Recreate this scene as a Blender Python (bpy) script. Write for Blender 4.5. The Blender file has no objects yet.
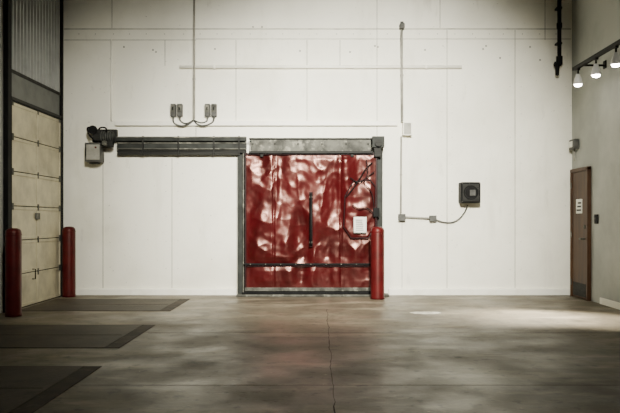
import bpy, bmesh, math, random
from mathutils import Vector, Matrix, noise
random.seed(4)
F=700.0; CX=320.0; HY=220.0; EYE=1.31; D=12.2
def W(px,py,d=D): return ((px-CX)*d/F, EYE+(HY-py)*d/F)
def WX(px,d=D): return (px-CX)*d/F
def WZ(py,d=D): return EYE+(HY-py)*d/F
scene=bpy.context.scene; col=scene.collection

# ---------------- materials ----------------
def mat(name, c, rough=.5, metal=0., c2=None, nscale=3., spread=(.4,.65), bump=0., bscale=60., coat=0., stretch=(1,1,1), emit=None, es=0, spec=.5, layers=(), rvar=0., tint=None):
    m=bpy.data.materials.new(name); m.use_nodes=True
    nt=m.node_tree; N=nt.nodes; L=nt.links; b=N['Principled BSDF']
    b.inputs['Roughness'].default_value=rough; b.inputs['Metallic'].default_value=metal
    b.inputs['Coat Weight'].default_value=coat; b.inputs['Specular IOR Level'].default_value=spec
    b.inputs['Base Color'].default_value=(*c,1)
    if tint: b.inputs['Specular Tint'].default_value=(*tint,1)
    geo=N.new('ShaderNodeNewGeometry')
    def ntex(scale,st,detail=6,r=.6):
        mp=N.new('ShaderNodeMapping'); mp.inputs['Scale'].default_value=st
        L.new(geo.outputs['Position'],mp.inputs['Vector'])
        t=N.new('ShaderNodeTexNoise'); t.inputs['Scale'].default_value=scale; t.inputs['Detail'].default_value=detail; t.inputs['Roughness'].default_value=r
        L.new(mp.outputs[0],t.inputs['Vector']); return t
    cur=None
    lays=[]
    if c2 is not None: lays.append((c2,nscale,spread,stretch,1.0))
    lays+=list(layers)
    for (cc,ns,sp,st,amt) in lays:
        t=ntex(ns,st)
        mr=N.new('ShaderNodeMapRange'); mr.inputs['From Min'].default_value=sp[0]; mr.inputs['From Max'].default_value=sp[1]
        mr.inputs['To Max'].default_value=amt
        L.new(t.outputs['Fac'],mr.inputs['Value'])
        mx=N.new('ShaderNodeMix'); mx.data_type='RGBA'
        if cur is None: mx.inputs[6].default_value=(*c,1)
        else: L.new(cur,mx.inputs[6])
        mx.inputs[7].default_value=(*cc,1)
        L.new(mr.outputs[0],mx.inputs[0]); cur=mx.outputs[2]
    if cur is not None: L.new(cur,b.inputs['Base Color'])
    if rvar>0:
        t=ntex(1.3,(1,1,1)); mr=N.new('ShaderNodeMapRange'); mr.inputs['From Min'].default_value=.35; mr.inputs['From Max'].default_value=.65
        mr.inputs['To Min'].default_value=rough-rvar; mr.inputs['To Max'].default_value=rough+rvar
        L.new(t.outputs['Fac'],mr.inputs['Value']); L.new(mr.outputs[0],b.inputs['Roughness'])
    if bump>0:
        t=ntex(bscale,(1,1,1),4); bp=N.new('ShaderNodeBump'); bp.inputs['Strength'].default_value=bump; bp.inputs['Distance'].default_value=.01
        L.new(t.outputs['Fac'],bp.inputs['Height']); L.new(bp.outputs[0],b.inputs['Normal'])
    if emit: b.inputs['Emission Color'].default_value=(*emit,1); b.inputs['Emission Strength'].default_value=es
    return m
M={}
M['wall']=mat('painted_panel_white',(.91,.89,.77),.55,c2=(.77,.75,.63),nscale=.8,spread=(.46,.74),bump=.1,bscale=25,
   layers=[((.50,.48,.38),1.6,(.58,.85),(1.6,1,.35),.5),((.42,.40,.32),5,(.62,.82),(1,1,.3),.6),((.18,.165,.13),22,(.68,.75),(1,1,1),.75)])
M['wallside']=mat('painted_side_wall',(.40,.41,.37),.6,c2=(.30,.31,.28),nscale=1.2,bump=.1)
M['ceil']=mat('ceiling_dark',(.02,.02,.02),.8,c2=(.015,.015,.015))
M['frontw']=mat('front_wall_dark',(.02,.02,.02),.8,c2=(.015,.015,.015))
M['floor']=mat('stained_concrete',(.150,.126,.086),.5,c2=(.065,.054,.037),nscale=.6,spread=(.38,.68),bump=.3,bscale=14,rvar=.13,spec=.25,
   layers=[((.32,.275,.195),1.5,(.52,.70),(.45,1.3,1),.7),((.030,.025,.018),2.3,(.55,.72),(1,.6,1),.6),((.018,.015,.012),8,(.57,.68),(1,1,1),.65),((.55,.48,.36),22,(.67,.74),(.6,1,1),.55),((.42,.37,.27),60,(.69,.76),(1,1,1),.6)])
M['seam']=mat('panel_seam',(.19,.185,.15),.8,c2=(.38,.37,.31),nscale=5,spec=.1)
M['pipe']=mat('painted_conduit_grey',(.24,.235,.20),.5,c2=(.36,.35,.30),nscale=5,spec=.3)
M['white']=mat('white_paint_trim',(.93,.91,.81),.45,c2=(.82,.79,.68),nscale=4,spread=(.5,.75))
M['galv']=mat('galvanised_steel',(.105,.104,.086),.6,.2,c2=(.03,.03,.025),nscale=5,bump=.1,spec=.2,layers=[((.27,.26,.21),9,(.55,.70),(1,1,1),.8)])
M['dsteel']=mat('dark_rail_steel',(.011,.011,.010),.6,.0,c2=(.024,.024,.021),nscale=9,stretch=(.3,1,4),spec=.15)
M['frame']=mat('grey_door_frame',(.028,.031,.027),.6,.0,c2=(.012,.013,.011),nscale=6,spec=.2)
M['black']=mat('black_metal',(.0035,.0035,.0035),.6,c2=(.008,.008,.008),spec=.1)
M['grey']=mat('grey_enclosure',(.085,.085,.077),.55,c2=(.045,.045,.04),nscale=12,spec=.25)
M['vinyl']=mat('red_vinyl_curtain',(.048,.0020,.0036),.29,c2=(.024,.0010,.0018),nscale=2.2,coat=0,bump=.1,bscale=12,spec=.75,tint=(1,.56,.46))
M['vinyl2']=mat('dark_red_edging',(.018,.0010,.0016),.5,c2=(.009,.0005,.0009),nscale=9,spec=.2)
M['boll']=mat('red_bollard_plastic',(.070,.0040,.0052),.42,c2=(.036,.002,.0028),nscale=5,spread=(.4,.7),bump=.05,spec=.3,tint=(1,.7,.6))
M['cream']=mat('cream_door_steel',(.58,.53,.36),.5,c2=(.36,.325,.225),nscale=3,spread=(.4,.75))
M['corr']=mat('corrugated_siding_grey',(.34,.35,.33),.6,0,c2=(.26,.27,.255),nscale=3)
M['band']=mat('grey_header_steel',(.13,.138,.128),.6,c2=(.09,.095,.09),nscale=4)
M['brown']=mat('brown_wood_door',(.070,.032,.013),.5,c2=(.038,.017,.008),nscale=3,stretch=(3,3,.3),spec=.25)
M['paper']=mat('paper_white',(.75,.74,.66),.7,c2=(.65,.64,.58))
M['ink']=mat('printed_ink',(.02,.02,.02),.7,c2=(.03,.03,.03))
M['plate']=mat('worn_steel_plate',(.036,.029,.020),.6,.0,c2=(.070,.056,.038),nscale=1.6,spread=(.42,.72),bump=.4,bscale=30,spec=.18,layers=[((.013,.011,.008),4,(.55,.7),(1,1,1),.7)])
M['rust']=mat('rusty_angle_iron',(.040,.028,.018),.7,0,c2=(.017,.013,.010),nscale=4,spec=.15,layers=[((.10,.08,.055),7,(.56,.7),(1,1,1),.6)])
M['joint']=mat('joint_filler_dark',(.020,.017,.013),.8,c2=(.05,.042,.03),nscale=3,spec=.2)
M['bulb']=mat('lamp_glow',(1,.97,.9),.5,emit=(1,.95,.85),es=40)
M['lampw']=mat('lamp_shell_white',(.8,.8,.77),.4,c2=(.7,.7,.67))
M['pale']=mat('pale_floor_paint',(.68,.66,.58),.6,c2=(.3,.27,.21),nscale=10)

# ---------------- helpers ----------------
def group(name,loc):
    e=bpy.data.objects.new(name,None); e.location=loc; e.empty_display_size=.1; col.objects.link(e); return e
def par(o,p):
    if p is None: return
    o.parent=p
    o.matrix_parent_inverse=Matrix.Translation(-Vector(p.location))
def fin(name,bm,mats,p=None,bevel=0,smooth=False,seg=2):
    me=bpy.data.meshes.new(name); 
    vs=[v.co.copy() for v in bm.verts]
    lo=Vector([min(v[i] for v in vs) for i in range(3)]); hi=Vector([max(v[i] for v in vs) for i in range(3)])
    c=(lo+hi)/2
    bmesh.ops.translate(bm,verts=bm.verts,vec=-c)
    bmesh.ops.recalc_face_normals(bm,faces=bm.faces)
    bm.to_mesh(me); bm.free()
    for m in (mats if isinstance(mats,(list,tuple)) else [mats]): me.materials.append(m)
    o=bpy.data.objects.new(name,me); o.location=c; col.objects.link(o)
    if smooth:
        for f in me.polygons: f.use_smooth=True
    if bevel>0:
        b=o.modifiers.new('bevel','BEVEL'); b.width=bevel; b.segments=seg; b.limit_method='ANGLE'
    par(o,p); return o
def addbox(bm,x0,x1,y0,y1,z0,z1,mi=0):
    r=bmesh.ops.create_cube(bm,size=1)
    for v in r['verts']:
        v.co=Vector(((x0+x1)/2+v.co.x*(x1-x0),(y0+y1)/2+v.co.y*(y1-y0),(z0+z1)/2+v.co.z*(z1-z0)))
    for f in set(f for v in r['verts'] for f in v.link_faces): f.material_index=mi
def box(name,x0,x1,y0,y1,z0,z1,m,p=None,bevel=.004):
    bm=bmesh.new(); addbox(bm,min(x0,x1),max(x0,x1),min(y0,y1),max(y0,y1),min(z0,z1),max(z0,z1)); return fin(name,bm,m,p,bevel)
def addcyl(bm,a,b,r,seg=16,r2=None,mi=0):
    a=Vector(a);b=Vector(b);d=b-a
    q=Vector((0,0,1)).rotation_difference(d.normalized())
    res=bmesh.ops.create_cone(bm,cap_ends=True,segments=seg,radius1=r,radius2=r if r2 is None else r2,depth=d.length)
    mt=Matrix.Translation((a+b)/2)@q.to_matrix().to_4x4()
    bmesh.ops.transform(bm,matrix=mt,verts=res['verts'])
    for f in set(f for v in res['verts'] for f in v.link_faces): f.material_index=mi
def cyl(name,a,b,r,m,p=None,seg=20,r2=None,bevel=0):
    bm=bmesh.new(); addcyl(bm,a,b,r,seg,r2); return fin(name,bm,m,p,bevel)
def tube(name,pts,r,m,p=None,smooth=False,cyclic=False):
    pts=[Vector(q) for q in pts]
    if smooth:
        for _ in range(3):
            n=[pts[0]]
            for i in range(len(pts)-1):
                n.append(pts[i]*.75+pts[i+1]*.25); n.append(pts[i]*.25+pts[i+1]*.75)
            n.append(pts[-1]); pts=n
    bm=bmesh.new(); rings=[]; S=8
    n=len(pts)
    for i,q in enumerate(pts):
        if cyclic: t=(pts[(i+1)%n]-pts[i-1]).normalized()
        else: t=(pts[min(i+1,n-1)]-pts[max(i-1,0)]).normalized()
        up=Vector((0,1,0)) if abs(t.y)<.9 else Vector((1,0,0))
        u=t.cross(up).normalized(); v=t.cross(u).normalized()
        rings.append([bm.verts.new(q+(u*math.cos(k*2*math.pi/S)+v*math.sin(k*2*math.pi/S))*r) for k in range(S)])
    rng=range(n) if cyclic else range(n-1)
    for i in rng:
        A=rings[i];B=rings[(i+1)%n]
        for k in range(S): bm.faces.new((A[k],A[(k+1)%S],B[(k+1)%S],B[k]))
    if not cyclic: bm.faces.new(rings[0]); bm.faces.new(rings[-1])
    return fin(name,bm,m,p,smooth=True)
def lathe(name,prof,c,m,p=None,seg=36):
    bm=bmesh.new(); rings=[]
    for (r,z) in prof:
        if r<1e-5: rings.append([bm.verts.new((c[0],c[1],c[2]+z))])
        else: rings.append([bm.verts.new((c[0]+r*math.cos(2*math.pi*k/seg),c[1]+r*math.sin(2*math.pi*k/seg),c[2]+z)) for k in range(seg)])
    for A,B in zip(rings,rings[1:]):
        if len(A)==1 and len(B)==1: continue
        for k in range(seg):
            k2=(k+1)%seg
            if len(A)==1: bm.faces.new((A[0],B[k],B[k2]))
            elif len(B)==1: bm.faces.new((A[k],A[k2],B[0]))
            else: bm.faces.new((A[k],A[k2],B[k2],B[k]))
    return fin(name,bm,m,p,smooth=True)

XL=WX(62); XR=WX(572); H=6.2; YN=-3.5
# ---------------- room shell ----------------
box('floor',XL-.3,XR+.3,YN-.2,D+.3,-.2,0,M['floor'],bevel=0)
wb=box('wall_back',XL-.3,XR+.3,D,D+.3,0,H,M['wall'],bevel=0)
wl=box('wall_left',XL-.3,XL,YN,D,0,H,M['wallside'],bevel=0)
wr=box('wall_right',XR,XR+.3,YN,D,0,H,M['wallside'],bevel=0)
box('wall_front',XL-.3,XR+.3,YN-.2,YN,0,H,M['frontw'],bevel=0)
box('ceiling',XL-.3,XR+.3,YN-.2,D+.3,H,H+.2,M['ceil'],bevel=0)
bm=bmesh.new()
def vs(px,y0,y1,w=.010):
    x=WX(px); addbox(bm,x-w/2,x+w/2,D-.003,D+.002,WZ(y1),WZ(y0))
def hs(py,x0,x1,w=.012):
    z=WZ(py); addbox(bm,WX(x0),WX(x1),D-.003,D+.002,z-w/2,z+w/2)
for a in [(103,158,288),(172,158,288),(307,40,121),(340,40,66),(377,-40,136),(447,30,288),(515,30,288),(196,126,137),(236,40,121),(165,40,66),(440,-40,28),(112,-40,28),(545,-40,40)]: vs(*a)
vs(402,220,288,.007)
hs(29,64,571,.014); hs(39,196,571,.009); hs(40,64,196,.009)
fin('panel_seams',bm,M['seam'],wb)
bm=bmesh.new()
for px in range(80,570,17):
    x,z=W(px+random.uniform(-2,2),34); addcyl(bm,(x,D+.001,z),(x,D-.004,z),.008,8)
for px,py in [(153,50),(156,52),(375,46),(378,47),(486,46),(483,49),(262,27),(253,27),(300,51),(124,47),(215,49),(350,52),(425,50),(530,47),(540,60),(500,58)]:
    x,z=W(px,py); addcyl(bm,(x,D+.001,z),(x,D-.006,z),.016,8)
for px in (110,166,178,442,452,510,521):
    for py in range(60,288,26):
        if (px<200 and 110<py<160): continue
        x,z=W(px,py+random.uniform(-2,2)); addcyl(bm,(x,D+.001,z),(x,D-.003,z),.006,6)
fin('panel_fasteners',bm,M['seam'],wb)

box('baseboard_back',WX(76),WX(237),D-.05,D,0,WZ(288.5),M['white'],bevel=.012)
box('baseboard_back.001',WX(388),XR-.02,D-.05,D,0,WZ(288.5),M['white'],bevel=.012)
box('baseboard_right',XR-.02,XR,YN+.05,10.95,0,.1,M['white'])
box('trim_1',WX(116),WX(397),D-.07,D,WZ(126),WZ(121.5),M['white'],bevel=.006)

def conduit(name,pts,r,m,clamps=True):
    g=group(name,pts[0]); tube('pipe',pts,r,m,g)
    for i,(a,b) in enumerate(zip(pts,pts[1:])):
        a=Vector(a);b=Vector(b); n=max(1,int((b-a).length/1.0))
        if (b-a).length<.4: continue
        for k in range(n):
            q=a.lerp(b,(k+.5)/n); dd=(b-a).normalized()*.015
            cyl('clamp_%d_%d'%(i,k),q-dd,q+dd,r*1.4,m,g,12)
    return g
yc=D-.04
conduit('horizontal_conduit',[(WX(180),yc,WZ(67.5)),(WX(461),yc,WZ(67.5))],.028,M['white'])
conduit('vertical_conduit',[(WX(195),yc-.05,WZ(-40)),(WX(195),yc-.05,WZ(120))],.017,M['pipe'])
conduit('vertical_conduit',[(WX(112),yc,WZ(40)),(WX(112),yc,WZ(121))],.016,M['white'])
conduit('vertical_conduit',[(WX(401),yc-.06,WZ(31)),(WX(401.5),yc-.06,WZ(122))],.020,M['pipe'])
conduit('vertical_conduit',[(WX(401),yc,WZ(137)),(WX(400.5),yc,WZ(213))],.016,M['pipe'])
g=group('conduit_head',(WX(401),D-.08,WZ(26))); 
box('cap',WX(399),WX(404),D-.13,D-.002,WZ(30),WZ(25),M['grey'],g,.01)
cyl('cap_knob',(WX(401.5),D-.07,WZ(25)),(WX(401.5),D-.07,WZ(23)),.03,M['grey'],g)
g=group('electrical_box',(WX(406),D-.08,WZ(130)))
box('body',WX(402),WX(411),D-.14,D-.002,WZ(136),WZ(123),M['white'],g,.01)
box('cover',WX(403),WX(410),D-.15,D-.14,WZ(135),WZ(124),M['pipe'],g,.003)
g=group('outlet_conduit_run',(WX(415),D-.04,WZ(217)))
box('junction_box_left',WX(398),WX(405),D-.08,D-.002,WZ(221),WZ(214),M['grey'],g,.006)
box('junction_box_right',WX(429),WX(436),D-.08,D-.002,WZ(221.5),WZ(215.5),M['grey'],g,.006)
tube('pipe',[(WX(404),yc,WZ(217)),(WX(430),yc,WZ(218.5))],.016,M['pipe'],g)
tube('cord',[(WX(436),yc,WZ(220)),(WX(445),yc,WZ(223)),(WX(455),yc,WZ(222)),(WX(463),yc,WZ(215)),(WX(467),yc-.02,WZ(205))],.011,M['grey'],g,True)

g=group('electrical_switch_boxes',(WX(194),D-.05,WZ(112)))
for n,px in enumerate((174,180.5,208,214.5)):
    cx=WX(px)
    box('enclosure_%d'%n,WX(px-2.6),WX(px+2.6),D-.09,D-.002,WZ(117),WZ(104.5),M['grey'],g,.008)
    box('lid_%d'%n,WX(px-2),WX(px+2),D-.1,D-.09,WZ(113),WZ(105.5),M['galv'],g,.003)
    box('lever_%d'%n,WX(px-.5),WX(px+.5),D-.13,D-.1,WZ(111),WZ(108),M['black'],g,.003)
    cyl('gland_%d'%n,(cx,D-.06,WZ(117)),(cx,D-.06,WZ(119)),.018,M['grey'],g)
tube('cable_a',[(WX(174),D-.07,WZ(118)),(WX(174),D-.07,WZ(124)),(WX(182),D-.07,WZ(127)),(WX(190),D-.07,WZ(125)),(WX(194),D-.07,WZ(121))],.014,M['grey'],g,True)
tube('cable_b',[(WX(180.5),D-.07,WZ(118)),(WX(181),D-.07,WZ(122)),(WX(187),D-.08,WZ(125)),(WX(194),D-.08,WZ(121))],.014,M['grey'],g,True)
tube('cable_c',[(WX(214.5),D-.07,WZ(118)),(WX(214),D-.07,WZ(123)),(WX(206),D-.07,WZ(126.5)),(WX(199),D-.07,WZ(126)),(WX(194),D-.07,WZ(121))],.014,M['grey'],g,True)
tube('cable_d',[(WX(208),D-.07,WZ(118)),(WX(208),D-.07,WZ(122)),(WX(202),D-.08,WZ(124)),(WX(195),D-.08,WZ(121))],.012,M['grey'],g,True)

# ---------------- sliding cold storage door ----------------
g=group('sliding_cold_storage_door',(WX(310),D-.15,0))
dc=D-.16
x0=WX(245,dc);x1=WX(377,dc);zt=WZ(153,dc);zb=WZ(288,dc)
octp=[(345,196),(353,182),(370,180),(375.5,187),(375.5,226),(368,238),(351,238),(343.5,227)]
octw=[W(a,b,dc) for a,b in octp]
def mk(sg):
    def f(x,z):
        n=len(octw); dmin=9
        for i in range(n):
            a=octw[i];b=octw[(i+1)%n]; ex,ez=b[0]-a[0],b[1]-a[1]; l=math.hypot(ex,ez)
            dmin=min(dmin,sg*((x-a[0])*ez-(z-a[1])*ex)/l)
        return dmin
    return f
cxo=sum(a for a,b in octw)/8; czo=sum(b for a,b in octw)/8
sd=mk(1) if mk(1)(cxo,czo)>0 else mk(-1)
zbar=WZ(264,dc)
seams=[WX(p,dc) for p in (274,341)]
def ridge(v): return 1-abs(v)*2
def disp(x,z):
    wx=x+.07*noise.noise(Vector((x*1.4,z*1.0,3))); wz=z+.10*noise.noise(Vector((x*1.4,z*1.3,8)))
    d=.085*noise.noise(Vector((wx*3.0,wz*.5,1)))
    d+=.036*noise.noise(Vector((wx*5.2,wz*1.0,5)))
    d+=.020*ridge(noise.noise(Vector((wx*2.4+wz*.5,wz*1.8-wx*.5,11))))
    d+=.008*ridge(noise.noise(Vector((wx*4.8-wz*1.2,wz*3.4+wx*.9,21))))
    d+=.006*noise.noise(Vector((wx*11,wz*9,2)))
    for s in seams: d-=.015*math.exp(-((x-s)/.02)**2)
    o=sd(x,z)
    if o>0:
        k=min(1,o/.02); d=d*(1-.5*k)+.02*k+.016*noise.noise(Vector((x*7,z*7,7)))*k
    e=min((x-x0),(x1-x),(zt-z),(z-zb))/.12
    e=max(0,min(1,e)); 
    b=min(1,abs(z-zbar)/.12); 
    amp=(.25+.75*e)*(.2+.8*b)
    if z<zbar: amp*=.8
    return d*amp
bm=bmesh.new(); NX,NZ=200,210; gv=[]
for j in range(NZ+1):
    z=zb+(zt-zb)*j/NZ
    gv.append([bm.verts.new((x0+(x1-x0)*i/NX,dc-.0-disp(x0+(x1-x0)*i/NX,z),z)) for i in range(NX+1)])
for j in range(NZ):
    for i in range(NX): bm.faces.new((gv[j][i],gv[j][i+1],gv[j+1][i+1],gv[j+1][i]))
bmesh.ops.recalc_face_normals(bm,faces=bm.faces)
cu=fin('vinyl_curtain',bm,M['vinyl'],g,smooth=True)
so=cu.modifiers.new('thick','SOLIDIFY'); so.thickness=.01; so.offset=0
box('insulated_core',x0+.01,x1-.01,dc+.06,dc+.11,zb+.01,zt-.01,M['vinyl2'],g,.01)
box('jamb_left',WX(238.5),WX(245),D-.12,D-.002,0,WZ(153),M['frame'],g,.008)
box('jamb_right',WX(376.5),WX(382),D-.12,D-.002,0,WZ(137),M['frame'],g,.008)
box('jamb_left_strip',WX(243.8),WX(245),D-.17,D-.11,.02,WZ(154),M['galv'],g,.004)
box('threshold',WX(238),WX(388),D-.26,D-.002,0,.035,M['galv'],g,.008)
box('sill_dark',WX(243),WX(380),D-.2,D-.06,.035,.07,M['black'],g,.003)
box('bottom_bar',x0,x1,dc-.05,dc+.05,zb-.05,zb+.01,M['galv'],g,.006)
box('bottom_sweep',x0,x1,dc-.035,dc+.04,zb-.085,zb-.045,M['black'],g,.004)
bz=WZ(264,dc)
box('push_bar',x0-.02,x1-.05,dc-.07,dc-.02,bz-.014,bz+.014,M['black'],g,.006)
box('push_bar_lower',x0,x1-.03,dc-.05,dc-.02,bz-.04,bz-.028,M['vinyl2'],g,.004)
box('top_band',x0,x1,dc-.045,dc+.03,zt-.04,zt+.0,M['vinyl2'],g,.008)
for i in range(9):
    x=x0+.1+i*(x1-x0-.2)/8
    cyl('rivet_%d'%i,(x,dc-.045,zt-.02),(x,dc-.055,zt-.02),.010,M['galv'],g,10)
    cyl('bar_bolt_%d'%i,(x,dc-.07,bz),(x,dc-.08,bz),.009,M['galv'],g,10)
for nm,a in (('edge_left',x0+.012),('edge_right',x1-.012)):
    box(nm,a-.014,a+.014,dc-.03,dc+.03,zb,zt,M['vinyl2'],g,.006)
tube('patch_border',[(a,dc-.055,b) for a,b in octw],.012,M['vinyl2'],g,cyclic=True)
hx=WX(311,dc)
tube('pull_handle',[(hx,dc-.03,WZ(193,dc)),(hx,dc-.12,WZ(195,dc)),(hx,dc-.12,WZ(244,dc)),(hx,dc-.03,WZ(246,dc))],.019,M['black'],g)
box('handle_plate',hx-.03,hx+.03,dc-.06,dc-.0,WZ(247,dc),WZ(192,dc),M['vinyl2'],g,.008)
cyl('handle_boss_a',(hx,dc-.05,WZ(197,dc)),(hx,dc-.13,WZ(197,dc)),.024,M['galv'],g,12)
cyl('handle_boss_b',(hx,dc-.05,WZ(242,dc)),(hx,dc-.13,WZ(242,dc)),.024,M['galv'],g,12)
def C(a,b,o=.09): return (WX(a,dc),dc-o,WZ(b,dc))
tube('release_cord_a',[C(372,163),C(366,168),C(360,178),C(352,190),C(346,197)],.009,M['black'],g,True)
tube('release_cord_b',[C(366,160),C(368,175),C(362,183),C(371,190),C(374,205),C(372,216)],.008,M['vinyl2'],g,True)
tube('release_cord_c',[C(350,178),C(358,184),C(366,178),C(374,172)],.008,M['black'],g,True)
tube('release_cord_d',[C(352,205),C(359,210),C(366,207),C(374,214)],.008,M['black'],g,True)
box('latch',WX(373,dc),WX(379,dc),dc-.1,dc+.0,WZ(217,dc),WZ(208,dc),M['black'],g,.006)
pn=g
bm=bmesh.new(); r=[]
for j in range(9):
    r.append([bm.verts.new((WX(353.5,dc)+.0275*i,dc-.075-.006*math.sin(j*.7+i*.4),WZ(233,dc)+.0345*j)) for i in range(9)])
for j in range(8):
    for i in range(8): bm.faces.new((r[j][i],r[j][i+1],r[j+1][i+1],r[j+1][i]))
o=fin('paper_notice',bm,M['paper'],pn,smooth=True); o.modifiers.new('t','SOLIDIFY').thickness=.002
bm=bmesh.new()
for k in range(6):
    z=WZ(220+k*2,dc); addbox(bm,WX(355.5,dc),WX(363.5-random.random()*2,dc),dc-.087,dc-.083,z-.005,z+.003)
fin('text_lines',bm,M['ink'],pn)

# ---------------- track ----------------
g=group('sliding_door_track',(WX(245),D-.12,WZ(146)))
box('back_plate',WX(119),WX(246),D-.05,D-.002,WZ(155.5),WZ(137),M['dsteel'],g,.004)
box('channel_upper',WX(119),WX(247),D-.15,D-.05,WZ(142),WZ(137.5),M['frame'],g,.006)
box('channel_mid',WX(119),WX(247),D-.13,D-.05,WZ(149.5),WZ(143.5),M['frame'],g,.006)
box('channel_lower',WX(119),WX(247),D-.12,D-.05,WZ(155.5),WZ(151),M['dsteel'],g,.006)
for i,(a,o,m) in enumerate([(138,.16,'galv'),(143.6,.14,'galv'),(149.3,.14,'galv'),(151.3,.13,'dsteel')]):
    box('lip_%d'%i,WX(119),WX(247),D-o,D-.05,WZ(a+.9),WZ(a-.3),M[m],g,.002)
for i,px in enumerate((145,180,215,240)):
    box('bracket_%d'%i,WX(px-.8),WX(px+.8),D-.155,D-.1,WZ(156),WZ(137),M['dsteel'],g,.003)
h=.24
box('hood',WX(251,D-h),WX(371,D-h),D-h,D-.05,WZ(151.5,D-h),WZ(139,D-h),M['galv'],g,.008)
box('hood_top_flange',WX(249,D-h),WX(373,D-h),D-h-.02,D-.02,WZ(139.6,D-h),WZ(138,D-h),M['dsteel'],g,.004)
box('hood_bottom_lip',WX(249,D-h),WX(373,D-h),D-h-.015,D-.06,WZ(153.5,D-h),WZ(151,D-h),M['dsteel'],g,.004)
for i,px in enumerate((253,275,298,322,346,368)):
    x=WX(px,D-h); cyl('hood_bolt_%d'%i,(x,D-h,WZ(144,D-h)),(x,D-h-.02,WZ(144,D-h)),.014,M['dsteel'],g,8)
box('end_bracket',WX(371),WX(383),D-.28,D-.002,WZ(149),WZ(138),M['frame'],g,.008)
cyl('end_pulley',(WX(377),D-.33,WZ(145)),(WX(377),D-.28,WZ(145)),.06,M['dsteel'],g,20)
box('end_hanger',WX(373),WX(380),D-.26,D-.12,WZ(158),WZ(149),M['dsteel'],g,.006)
for i,px in enumerate((262,352)):
    box('door_hanger_%d'%i,WX(px-1.5,dc),WX(px+1.5,dc),dc-.06,dc-.04,WZ(157,dc),WZ(152,dc),M['dsteel'],g,.004)

g=group('door_operator_motor',(WX(107),D-.2,WZ(137)))
cyl('motor_body',(WX(104),D-.2,WZ(138)),(WX(117),D-.2,WZ(138)),.085,M['frame'],g,24,bevel=.01)
for i in range(5):
    x=WX(106+i*2.2); cyl('fin_%d'%i,(x-.006,D-.2,WZ(138)),(x+.006,D-.2,WZ(138)),.098,M['grey'],g,24)
box('gearbox',WX(97),WX(105),D-.27,D-.1,WZ(142.5),WZ(131),M['dsteel'],g,.015)
cyl('sprocket',(WX(98),D-.3,WZ(132)),(WX(98),D-.27,WZ(132)),.075,M['black'],g,20)
cyl('gear_small',(WX(110),D-.32,WZ(145)),(WX(110),D-.28,WZ(145)),.045,M['galv'],g,16)
box('mount_plate',WX(94),WX(118),D-.1,D-.002,WZ(142.5),WZ(130),M['dsteel'],g,.006)
box('lower_arm',WX(106),WX(117),D-.28,D-.16,WZ(148),WZ(142),M['dsteel'],g,.01)
tube('cable',[(WX(97),D-.25,WZ(130)),(WX(92),D-.28,WZ(129)),(WX(93),D-.25,WZ(136)),(WX(99),D-.28,WZ(142))],.014,M['black'],g,True)
tube('cable_b',[(WX(110),D-.25,WZ(136)),(WX(112),D-.28,WZ(130)),(WX(105),D-.26,WZ(129)),(WX(101),D-.2,WZ(133))],.014,M['black'],g,True)
g=group('control_box',(WX(97),D-.15,WZ(153)))
box('enclosure',WX(89),WX(104.5),D-.24,D-.004,WZ(163),WZ(144),M['grey'],g,.015)
box('door_panel',WX(91),WX(104),D-.255,D-.24,WZ(161),WZ(146),M['pipe'],g,.006)
cyl('button',(WX(100.5),D-.255,WZ(149)),(WX(100.5),D-.275,WZ(149)),.016,M['boll'],g,12)
box('hinge',WX(90),WX(91),D-.26,D-.23,WZ(158),WZ(149),M['dsteel'],g,.002)
box('gland_plate',WX(93),WX(101),D-.2,D-.05,WZ(164.5),WZ(163),M['dsteel'],g,.003)

# ---------------- loudspeaker ----------------
g=group('loudspeaker',(WX(471),D-.15,WZ(192.5)))
sx0,sx1,sz0,sz1=WX(461,D-.25),WX(481,D-.25),WZ(203,D-.25),WZ(182,D-.25); sx=(sx0+sx1)/2; sz=(sz0+sz1)/2
box('cabinet',sx0,sx1,D-.24,D-.004,sz0,sz1,M['black'],g,.02)
box('face_plate',sx0+.03,sx1-.03,D-.25,D-.24,sz0+.03,sz1-.03,M['dsteel'],g,.004)
def ringy(name,y,R,r,m):
    tube(name,[(sx+R*math.cos(t*math.pi/16),y,sz+R*math.sin(t*math.pi/16)) for t in range(32)],r,m,g,cyclic=True)
ringy('rim',D-.25,.115,.010,M['black'])
cyl('cone',(sx,D-.25,sz),(sx,D-.256,sz),.1,M['black'],g,24)
box('label_panel',sx-.02,sx+.075,D-.268,D-.25,sz-.055,sz+.045,M['grey'],g,.003)
for i,(a,b) in enumerate(((-1,-1),(1,-1),(-1,1),(1,1))):
    cyl('screw_%d'%i,(sx+a*.15,D-.24,sz+b*.155),(sx+a*.15,D-.25,sz+b*.155),.006,M['galv'],g,8)

g=group('sprinkler_pipe',(WX(557),D-.15,5))
tube('riser',[(WX(557),D-.12,H-.01),(WX(557),D-.12,WZ(62))],.036,M['black'],g)
cyl('coupling',(WX(557),D-.12,WZ(66)),(WX(557),D-.12,WZ(58)),.055,M['black'],g)
tube('elbow',[(WX(557),D-.12,WZ(60)),(WX(556.5),D-.13,WZ(66)),(WX(552),D-.15,WZ(66))],.045,M['black'],g)
cyl('valve',(WX(554.5),D-.14,WZ(66)),(WX(554.5),D-.14,WZ(77)),.042,M['black'],g,r2=.03)
cyl('coupling_top',(WX(557),D-.12,WZ(30)),(WX(557),D-.12,WZ(25)),.046,M['black'],g)
for i,py in enumerate((10,45)):
    box('strap_%d'%i,WX(554.5),WX(559.5),D-.14,D-.004,WZ(py+1),WZ(py-1),M['dsteel'],g,.004)

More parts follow.
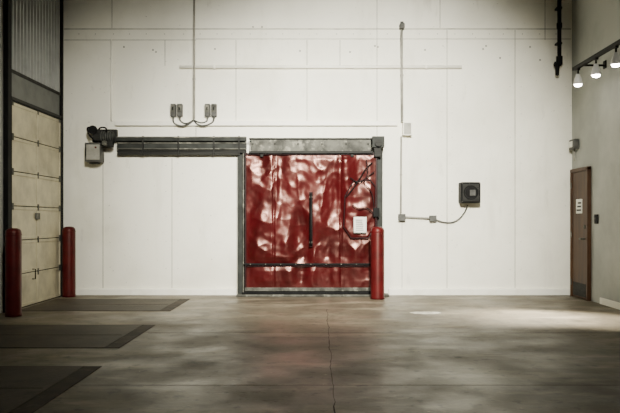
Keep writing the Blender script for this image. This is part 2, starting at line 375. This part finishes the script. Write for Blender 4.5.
g=group('alarm_box',(XR-.06,D-.25,WZ(146)))
box('housing',XR-.1,XR-.004,D-.35,D-.12,WZ(151),WZ(141),M['grey'],g,.015)
box('lens',XR-.12,XR-.1,D-.31,D-.16,WZ(149),WZ(143),M['paper'],g,.01)
tube('conduit',[(XR-.03,D-.2,WZ(151)),(XR-.03,D-.2,WZ(162))],.014,M['pipe'],g)

# ---------------- right wall: door ----------------
dd=lambda px: XR*F/(px-CX)
yA=dd(574.0); yB=dd(591.5)
g=group('door_1',(XR-.03,(yA+yB)/2,0))
dh=2.12
box('leaf',XR-.05,XR-.005,yB+.05,yA-.05,.01,dh,M['brown'],g,.006)
box('jamb_far',XR-.07,XR-.002,yA-.05,yA,0,dh+.05,M['brown'],g,.006)
box('jamb_near',XR-.07,XR-.002,yB,yB+.05,0,dh+.05,M['brown'],g,.006)
box('head',XR-.07,XR-.002,yB,yA,dh,dh+.06,M['brown'],g,.006)
cyl('knob_stem',(XR-.05,yB+.14,1.0),(XR-.1,yB+.14,1.0),.014,M['galv'],g)
tube('lever',[(XR-.1,yB+.14,1.0),(XR-.1,yB+.26,1.0)],.013,M['galv'],g)
cyl('deadbolt',(XR-.05,yB+.14,1.2),(XR-.07,yB+.14,1.2),.03,M['galv'],g)
for i,z in enumerate((.25,1.06,1.9)): cyl('hinge_%d'%i,(XR-.07,yA-.05,z-.05),(XR-.07,yA-.05,z+.05),.012,M['galv'],g,10)
box('kick_plate',XR-.055,XR-.05,yB+.1,yA-.1,.04,.26,M['dsteel'],g,.002)
ds=(yA+yB)/2
box('sign_plate',XR-.06,XR-.05,ds-.13,ds+.13,1.42,1.66,M['paper'],g,.003)
bm=bmesh.new()
for k in range(3): addbox(bm,XR-.063,XR-.06,ds-.1,ds+.1-.03*k,1.46+k*.06,1.49+k*.06)
fin('sign_lettering',bm,M['ink'],g)
yS=dd(596.5)
g=group('light_switch',(XR-.02,yS,1.32))
box('plate',XR-.02,XR-.002,yS-.09,yS+.05,1.25,1.4,M['black'],g,.006)
box('toggle',XR-.035,XR-.02,yS-.03,yS-.01,1.30,1.35,M['grey'],g,.003)

# ---------------- track lights ----------------
tx=3.98; tz=1.31+2.36
g=group('track_light',(tx,10,tz))
ty0,ty1=7.2,tx*F/(574-CX)
box('track',tx-.03,tx+.03,ty0,ty1,tz-.025,tz+.03,M['black'],g,.006)
for i,y in enumerate((ty1-.2,ty1-1.7,ty1-3.2)):
    tube('wall_arm_%d'%i,[(tx,y,tz+.02),(XR-.005,y,tz+.02)],.016,M['black'],g)
    box('wall_plate_%d'%i,XR-.02,XR-.002,y-.05,y+.05,tz-.03,tz+.09,M['black'],g,.004)
for i,px in enumerate((578,596,616,642)):
    y=tx*F/(px-CX)
    bm=bmesh.new()
    addbox(bm,tx-.022,tx+.022,y-.04,y+.04,tz-.05,tz-.02)
    addcyl(bm,(tx,y,tz-.05),(tx,y,tz-.13),.014,10)
    fin('stem_%d'%i,bm,M['black'],g)
    lathe('shade_%d'%i,[(0,0),(.03,0),(.035,-.03),(.05,-.06),(.065,-.12),(.07,-.16),(.062,-.16),(.05,-.10),(0,-.09)],(tx,y,tz-.11),M['lampw'],g,24)
    lathe('bulb_%d'%i,[(0,-.12),(.05,-.13),(.060,-.155),(.05,-.185),(0,-.20)],(tx,y,tz-.11),M['bulb'],g,20)
    l=bpy.data.lights.new('track_spot_%d'%i,'SPOT'); l.energy=(2900,2900,2400,1500)[i]; l.spot_size=math.radians(32); l.spot_blend=1; l.shadow_soft_size=.05; l.color=(1,.95,.82)
    lo=bpy.data.objects.new('track_spot_%d'%i,l); lo.location=(tx,y,tz-.34); col.objects.link(lo)
    tgt=Vector(((2.5,9.6,0),(2.95,9.4,0),(3.4,9.3,0),(3.8,9.0,0))[i]); lo.rotation_euler=(tgt-Vector(lo.location)).to_track_quat('-Z','Y').to_euler()
    par(lo,g)

# ---------------- left wall: sectional door & siding ----------------
dl=lambda px: XL*F/(px-CX)
yF=dl(57.5); yN=dl(7)
g=group('sectional_dock_door',(XL+.05,(yF+yN)/2,0))
nS=6; HD=3.02; sh=HD/nS
yF2=yF-.02
for i in range(nS):
    bm=bmesh.new(); z0=.012+i*sh; z1=z0+sh-.014
    addbox(bm,XL+.01,XL+.045,yN,yF2,z0,z1)
    for k in range(3):
        yy=yN+(yF2-yN)*k/2; addbox(bm,XL+.04,XL+.06,max(yN,yy-.03),min(yF2,yy+.03),z0+.01,z1-.01)
    addbox(bm,XL+.04,XL+.055,yN,yF2,z0+.0,z0+.045); addbox(bm,XL+.04,XL+.055,yN,yF2,z1-.045,z1)
    fin('section_%d'%i,bm,M['cream'],g,.004)
    box('section_gap_%d'%i,XL+.01,XL+.045,yN,yF2,z1-.002,z1+.016,M['black'],g,0)
    for k in range(3):
        yy=min(max(yN+(yF2-yN)*k/2,yN+.05),yF2-.05)
        box('hinge_%d_%d'%(i,k),XL+.055,XL+.07,yy-.02,yy+.02,z1-.05,z1+.05 if i<nS-1 else z1,M['galv'],g,.002)
box('bottom_seal',XL+.01,XL+.05,yN,yF2,.0,.02,M['black'],g,0)
ym=(yN+yF2)/2
box('lock_plate',XL+.055,XL+.075,ym-.1,ym+.05,1.32,1.42,M['galv'],g,.004)
tube('lift_handle',[(XL+.055,ym-.2,.4),(XL+.10,ym-.2,.4),(XL+.10,ym-.2,.55),(XL+.055,ym-.2,.55)],.01,M['black'],g)
g=group('door_guide_track',(XL+.05,yF,0))
box('post',XL+.002,XL+.075,yF+.0,yF+.08,0,H-.05,M['black'],g,.005)
box('flange',XL+.055,XL+.075,yF-.015,yF,0,HD,M['dsteel'],g,.002)
g=group('door_guide_track',(XL+.05,yN-.1,0))
box('post',XL+.002,XL+.075,yN-.13,yN-.01,0,H-.05,M['black'],g,.005)
box('flange',XL+.055,XL+.075,yN-.01,yN-.002,0,HD,M['dsteel'],g,.002)
g=group('corrugated_siding',(XL+.03,(yF+yN)/2,4.5))
zs=3.47; ya_,yb_=yN+.0,yF-.01
box('header_panel',XL+.002,XL+.04,ya_,yb_,HD+.02,zs,M['band'],g,.004)
box('header_angle',XL+.04,XL+.07,ya_,yb_,HD+.02,HD+.07,M['dsteel'],g,.004)
box('flashing',XL+.04,XL+.055,ya_,yb_,zs-.03,zs+.02,M['dsteel'],g,.004)
bm=bmesh.new(); n=16; prof=[]
for k in range(n):
    st=(yb_-ya_)/n; a=ya_+st*k
    prof+= [(a,.012),(a+st*.45,.012),(a+st*.6,.05),(a+st*.85,.05)]
prof.append((yb_,.012))
A=[bm.verts.new((XL+o,y,zs)) for y,o in prof]; B=[bm.verts.new((XL+o,y,H-.03)) for y,o in prof]
for i in range(len(prof)-1): bm.faces.new((A[i],A[i+1],B[i+1],B[i]))
fin('corrugated_sheet',bm,M['corr'],g)

def bollard(px,d,h=1.2,r=.115):
    x=WX(px,d); g=group('bollard',(x,d,0))
    lathe('sleeve',[(0,.0),(r+.004,.0),(r+.004,.03),(r,.05),(r,h-.07),(r*.93,h-.035),(r*.72,h-.012),(r*.4,h-.002),(0,h)],(x,d,0),M['boll'],g,40)
    for i,z in enumerate((h-.09,)):
        lathe('band_%d'%i,[(r,z-.008),(r+.003,z-.005),(r+.003,z+.005),(r,z+.008)],(x,d,0),M['boll'],g,40)
bollard(69,11.95,1.2,.107); bollard(13.5,9.55,1.2,.105); bollard(377.5,11.62,1.2,.113)

# ---------------- floor features ----------------
def leveler(ya,yb,xr):
    g=group('dock_leveler',((XL+xr)/2,(ya+yb)/2,0)); xl=XL+.14
    box('deck_plate',xl,xr-.16,ya+.02,yb-.02,.0,.006,M['plate'],g,0)
    box('gap_side',xr-.16,xr-.145,ya+.02,yb-.02,.0,.003,M['joint'],g,0)
    box('frame_side',xr-.145,xr,ya,yb,.0,.005,M['rust'],g,0)
    box('frame_near',xl,xr-.145,ya,ya+.02,.0,.005,M['joint'],g,0)
    box('frame_far',xl,xr-.145,yb-.02,yb,.0,.005,M['joint'],g,0)
    bm=bmesh.new()
    for y in (ya+.5*(yb-ya),): addbox(bm,xl+.02,xr-.2,y,y+.01,.006,.008)
    fin('hinge_line',bm,M['joint'],g)
leveler(10.05,11.6,-2.15); leveler(7.15,8.72,-2.05); leveler(4.6,6.25,-1.95)
g=group('floor_joint',(0,8,0))
bm=bmesh.new()
ys=[3+ i*.12 for i in range(62)]
P=[(.10+.022*noise.noise(Vector((y*1.7,0,0)))+.018*noise.noise(Vector((y*7,4,0))),y) for y in ys]
V=[]
for x,y in P:
    w=.006*(.35+1.3*abs(noise.noise(Vector((y*3,9,1)))))
    V.append((bm.verts.new((x-w,y,.0015)),bm.verts.new((x+w,y,.0015))))
for a,b in zip(V,V[1:]): bm.faces.new((a[0],a[1],b[1],b[0]))
fin('crack',bm,M['joint'],g)
bm=bmesh.new(); addbox(bm,-2,XR-.05,8.12,8.126,.0,.0012); addbox(bm,-1.9,XR-.05,5.55,5.554,0,.0012)
fin('saw_cuts',bm,M['joint'],g)
bm=bmesh.new(); vsx=[]
for k in range(18):
    t=k*2*math.pi/18; rr=1+.35*noise.noise(Vector((math.cos(t)*2,math.sin(t)*2,1)))
    vsx.append(bm.verts.new((WX(426,9.85)+.22*rr*math.cos(t),9.85+.13*rr*math.sin(t),.003)))
bm.faces.new(vsx); fin('floor_paint_patch',bm,M['pale'])

# ---------------- lights ----------------
def aim(o,t): o.rotation_euler=(Vector(t)-Vector(o.location)).to_track_quat('-Z','Y').to_euler()
def spot(name,loc,t,e,size,blend=1,rad=.5,c=(1,.965,.85)):
    g=group(name,loc)  # spot lamp added out of view, with an invented hood and hanger
    l=bpy.data.lights.new('lamp','SPOT'); l.energy=e; l.spot_size=math.radians(size); l.spot_blend=blend; l.shadow_soft_size=rad; l.color=c
    o=bpy.data.objects.new('lamp',l); o.location=loc; col.objects.link(o); aim(o,t); par(o,g)
    lathe('added_spot_hood',[(.05,.35),(.12,.32),(.2,.2),(.32,.05)],(loc[0],loc[1],loc[2]+rad+.02),M['galv'],g)
    cyl('added_spot_hanger',(loc[0],loc[1],loc[2]+rad+.3),(loc[0],loc[1],H),.02,M['black'],g)
spot('added_spot',(1.0,3.4,4.8),(.7,12.2,1.8),10500,56,1,.38)  # added key on the back wall; soft narrow cone dims the corners
spot('added_spot',(-1.2,4.4,4.8),(-2.1,12.2,1.5),2500,60,1,.4)  # added fill for the left part of the back wall
spot('added_spot',(.2,8.6,5.3),(.3,11.0,0),560,80,1,.4)  # added to light the floor by the wall, leaving the foreground dark
l=bpy.data.lights.new('added_reflection_area','AREA'); l.shape='RECTANGLE'; l.size=2.4; l.size_y=2.6; l.energy=8; l.color=(1,.95,.88)  # area light added behind the camera for vinyl reflections; wall there is solid
o=bpy.data.objects.new('added_reflection_area',l); o.location=(-1.2,YN+.1,2.6); col.objects.link(o); aim(o,(0,12,2.4))

w=bpy.data.worlds.new('world'); scene.world=w; w.use_nodes=True
w.node_tree.nodes['Background'].inputs[0].default_value=(.5,.52,.55,1); w.node_tree.nodes['Background'].inputs[1].default_value=.1

cam=bpy.data.cameras.new('camera'); cam.sensor_width=36; cam.lens=36*F/620; cam.shift_x=-10/620; cam.shift_y=13.5/620; cam.clip_start=.05
co=bpy.data.objects.new('camera',cam); co.location=(0,0,EYE); co.rotation_euler=(math.pi/2,0,0); col.objects.link(co); scene.camera=co
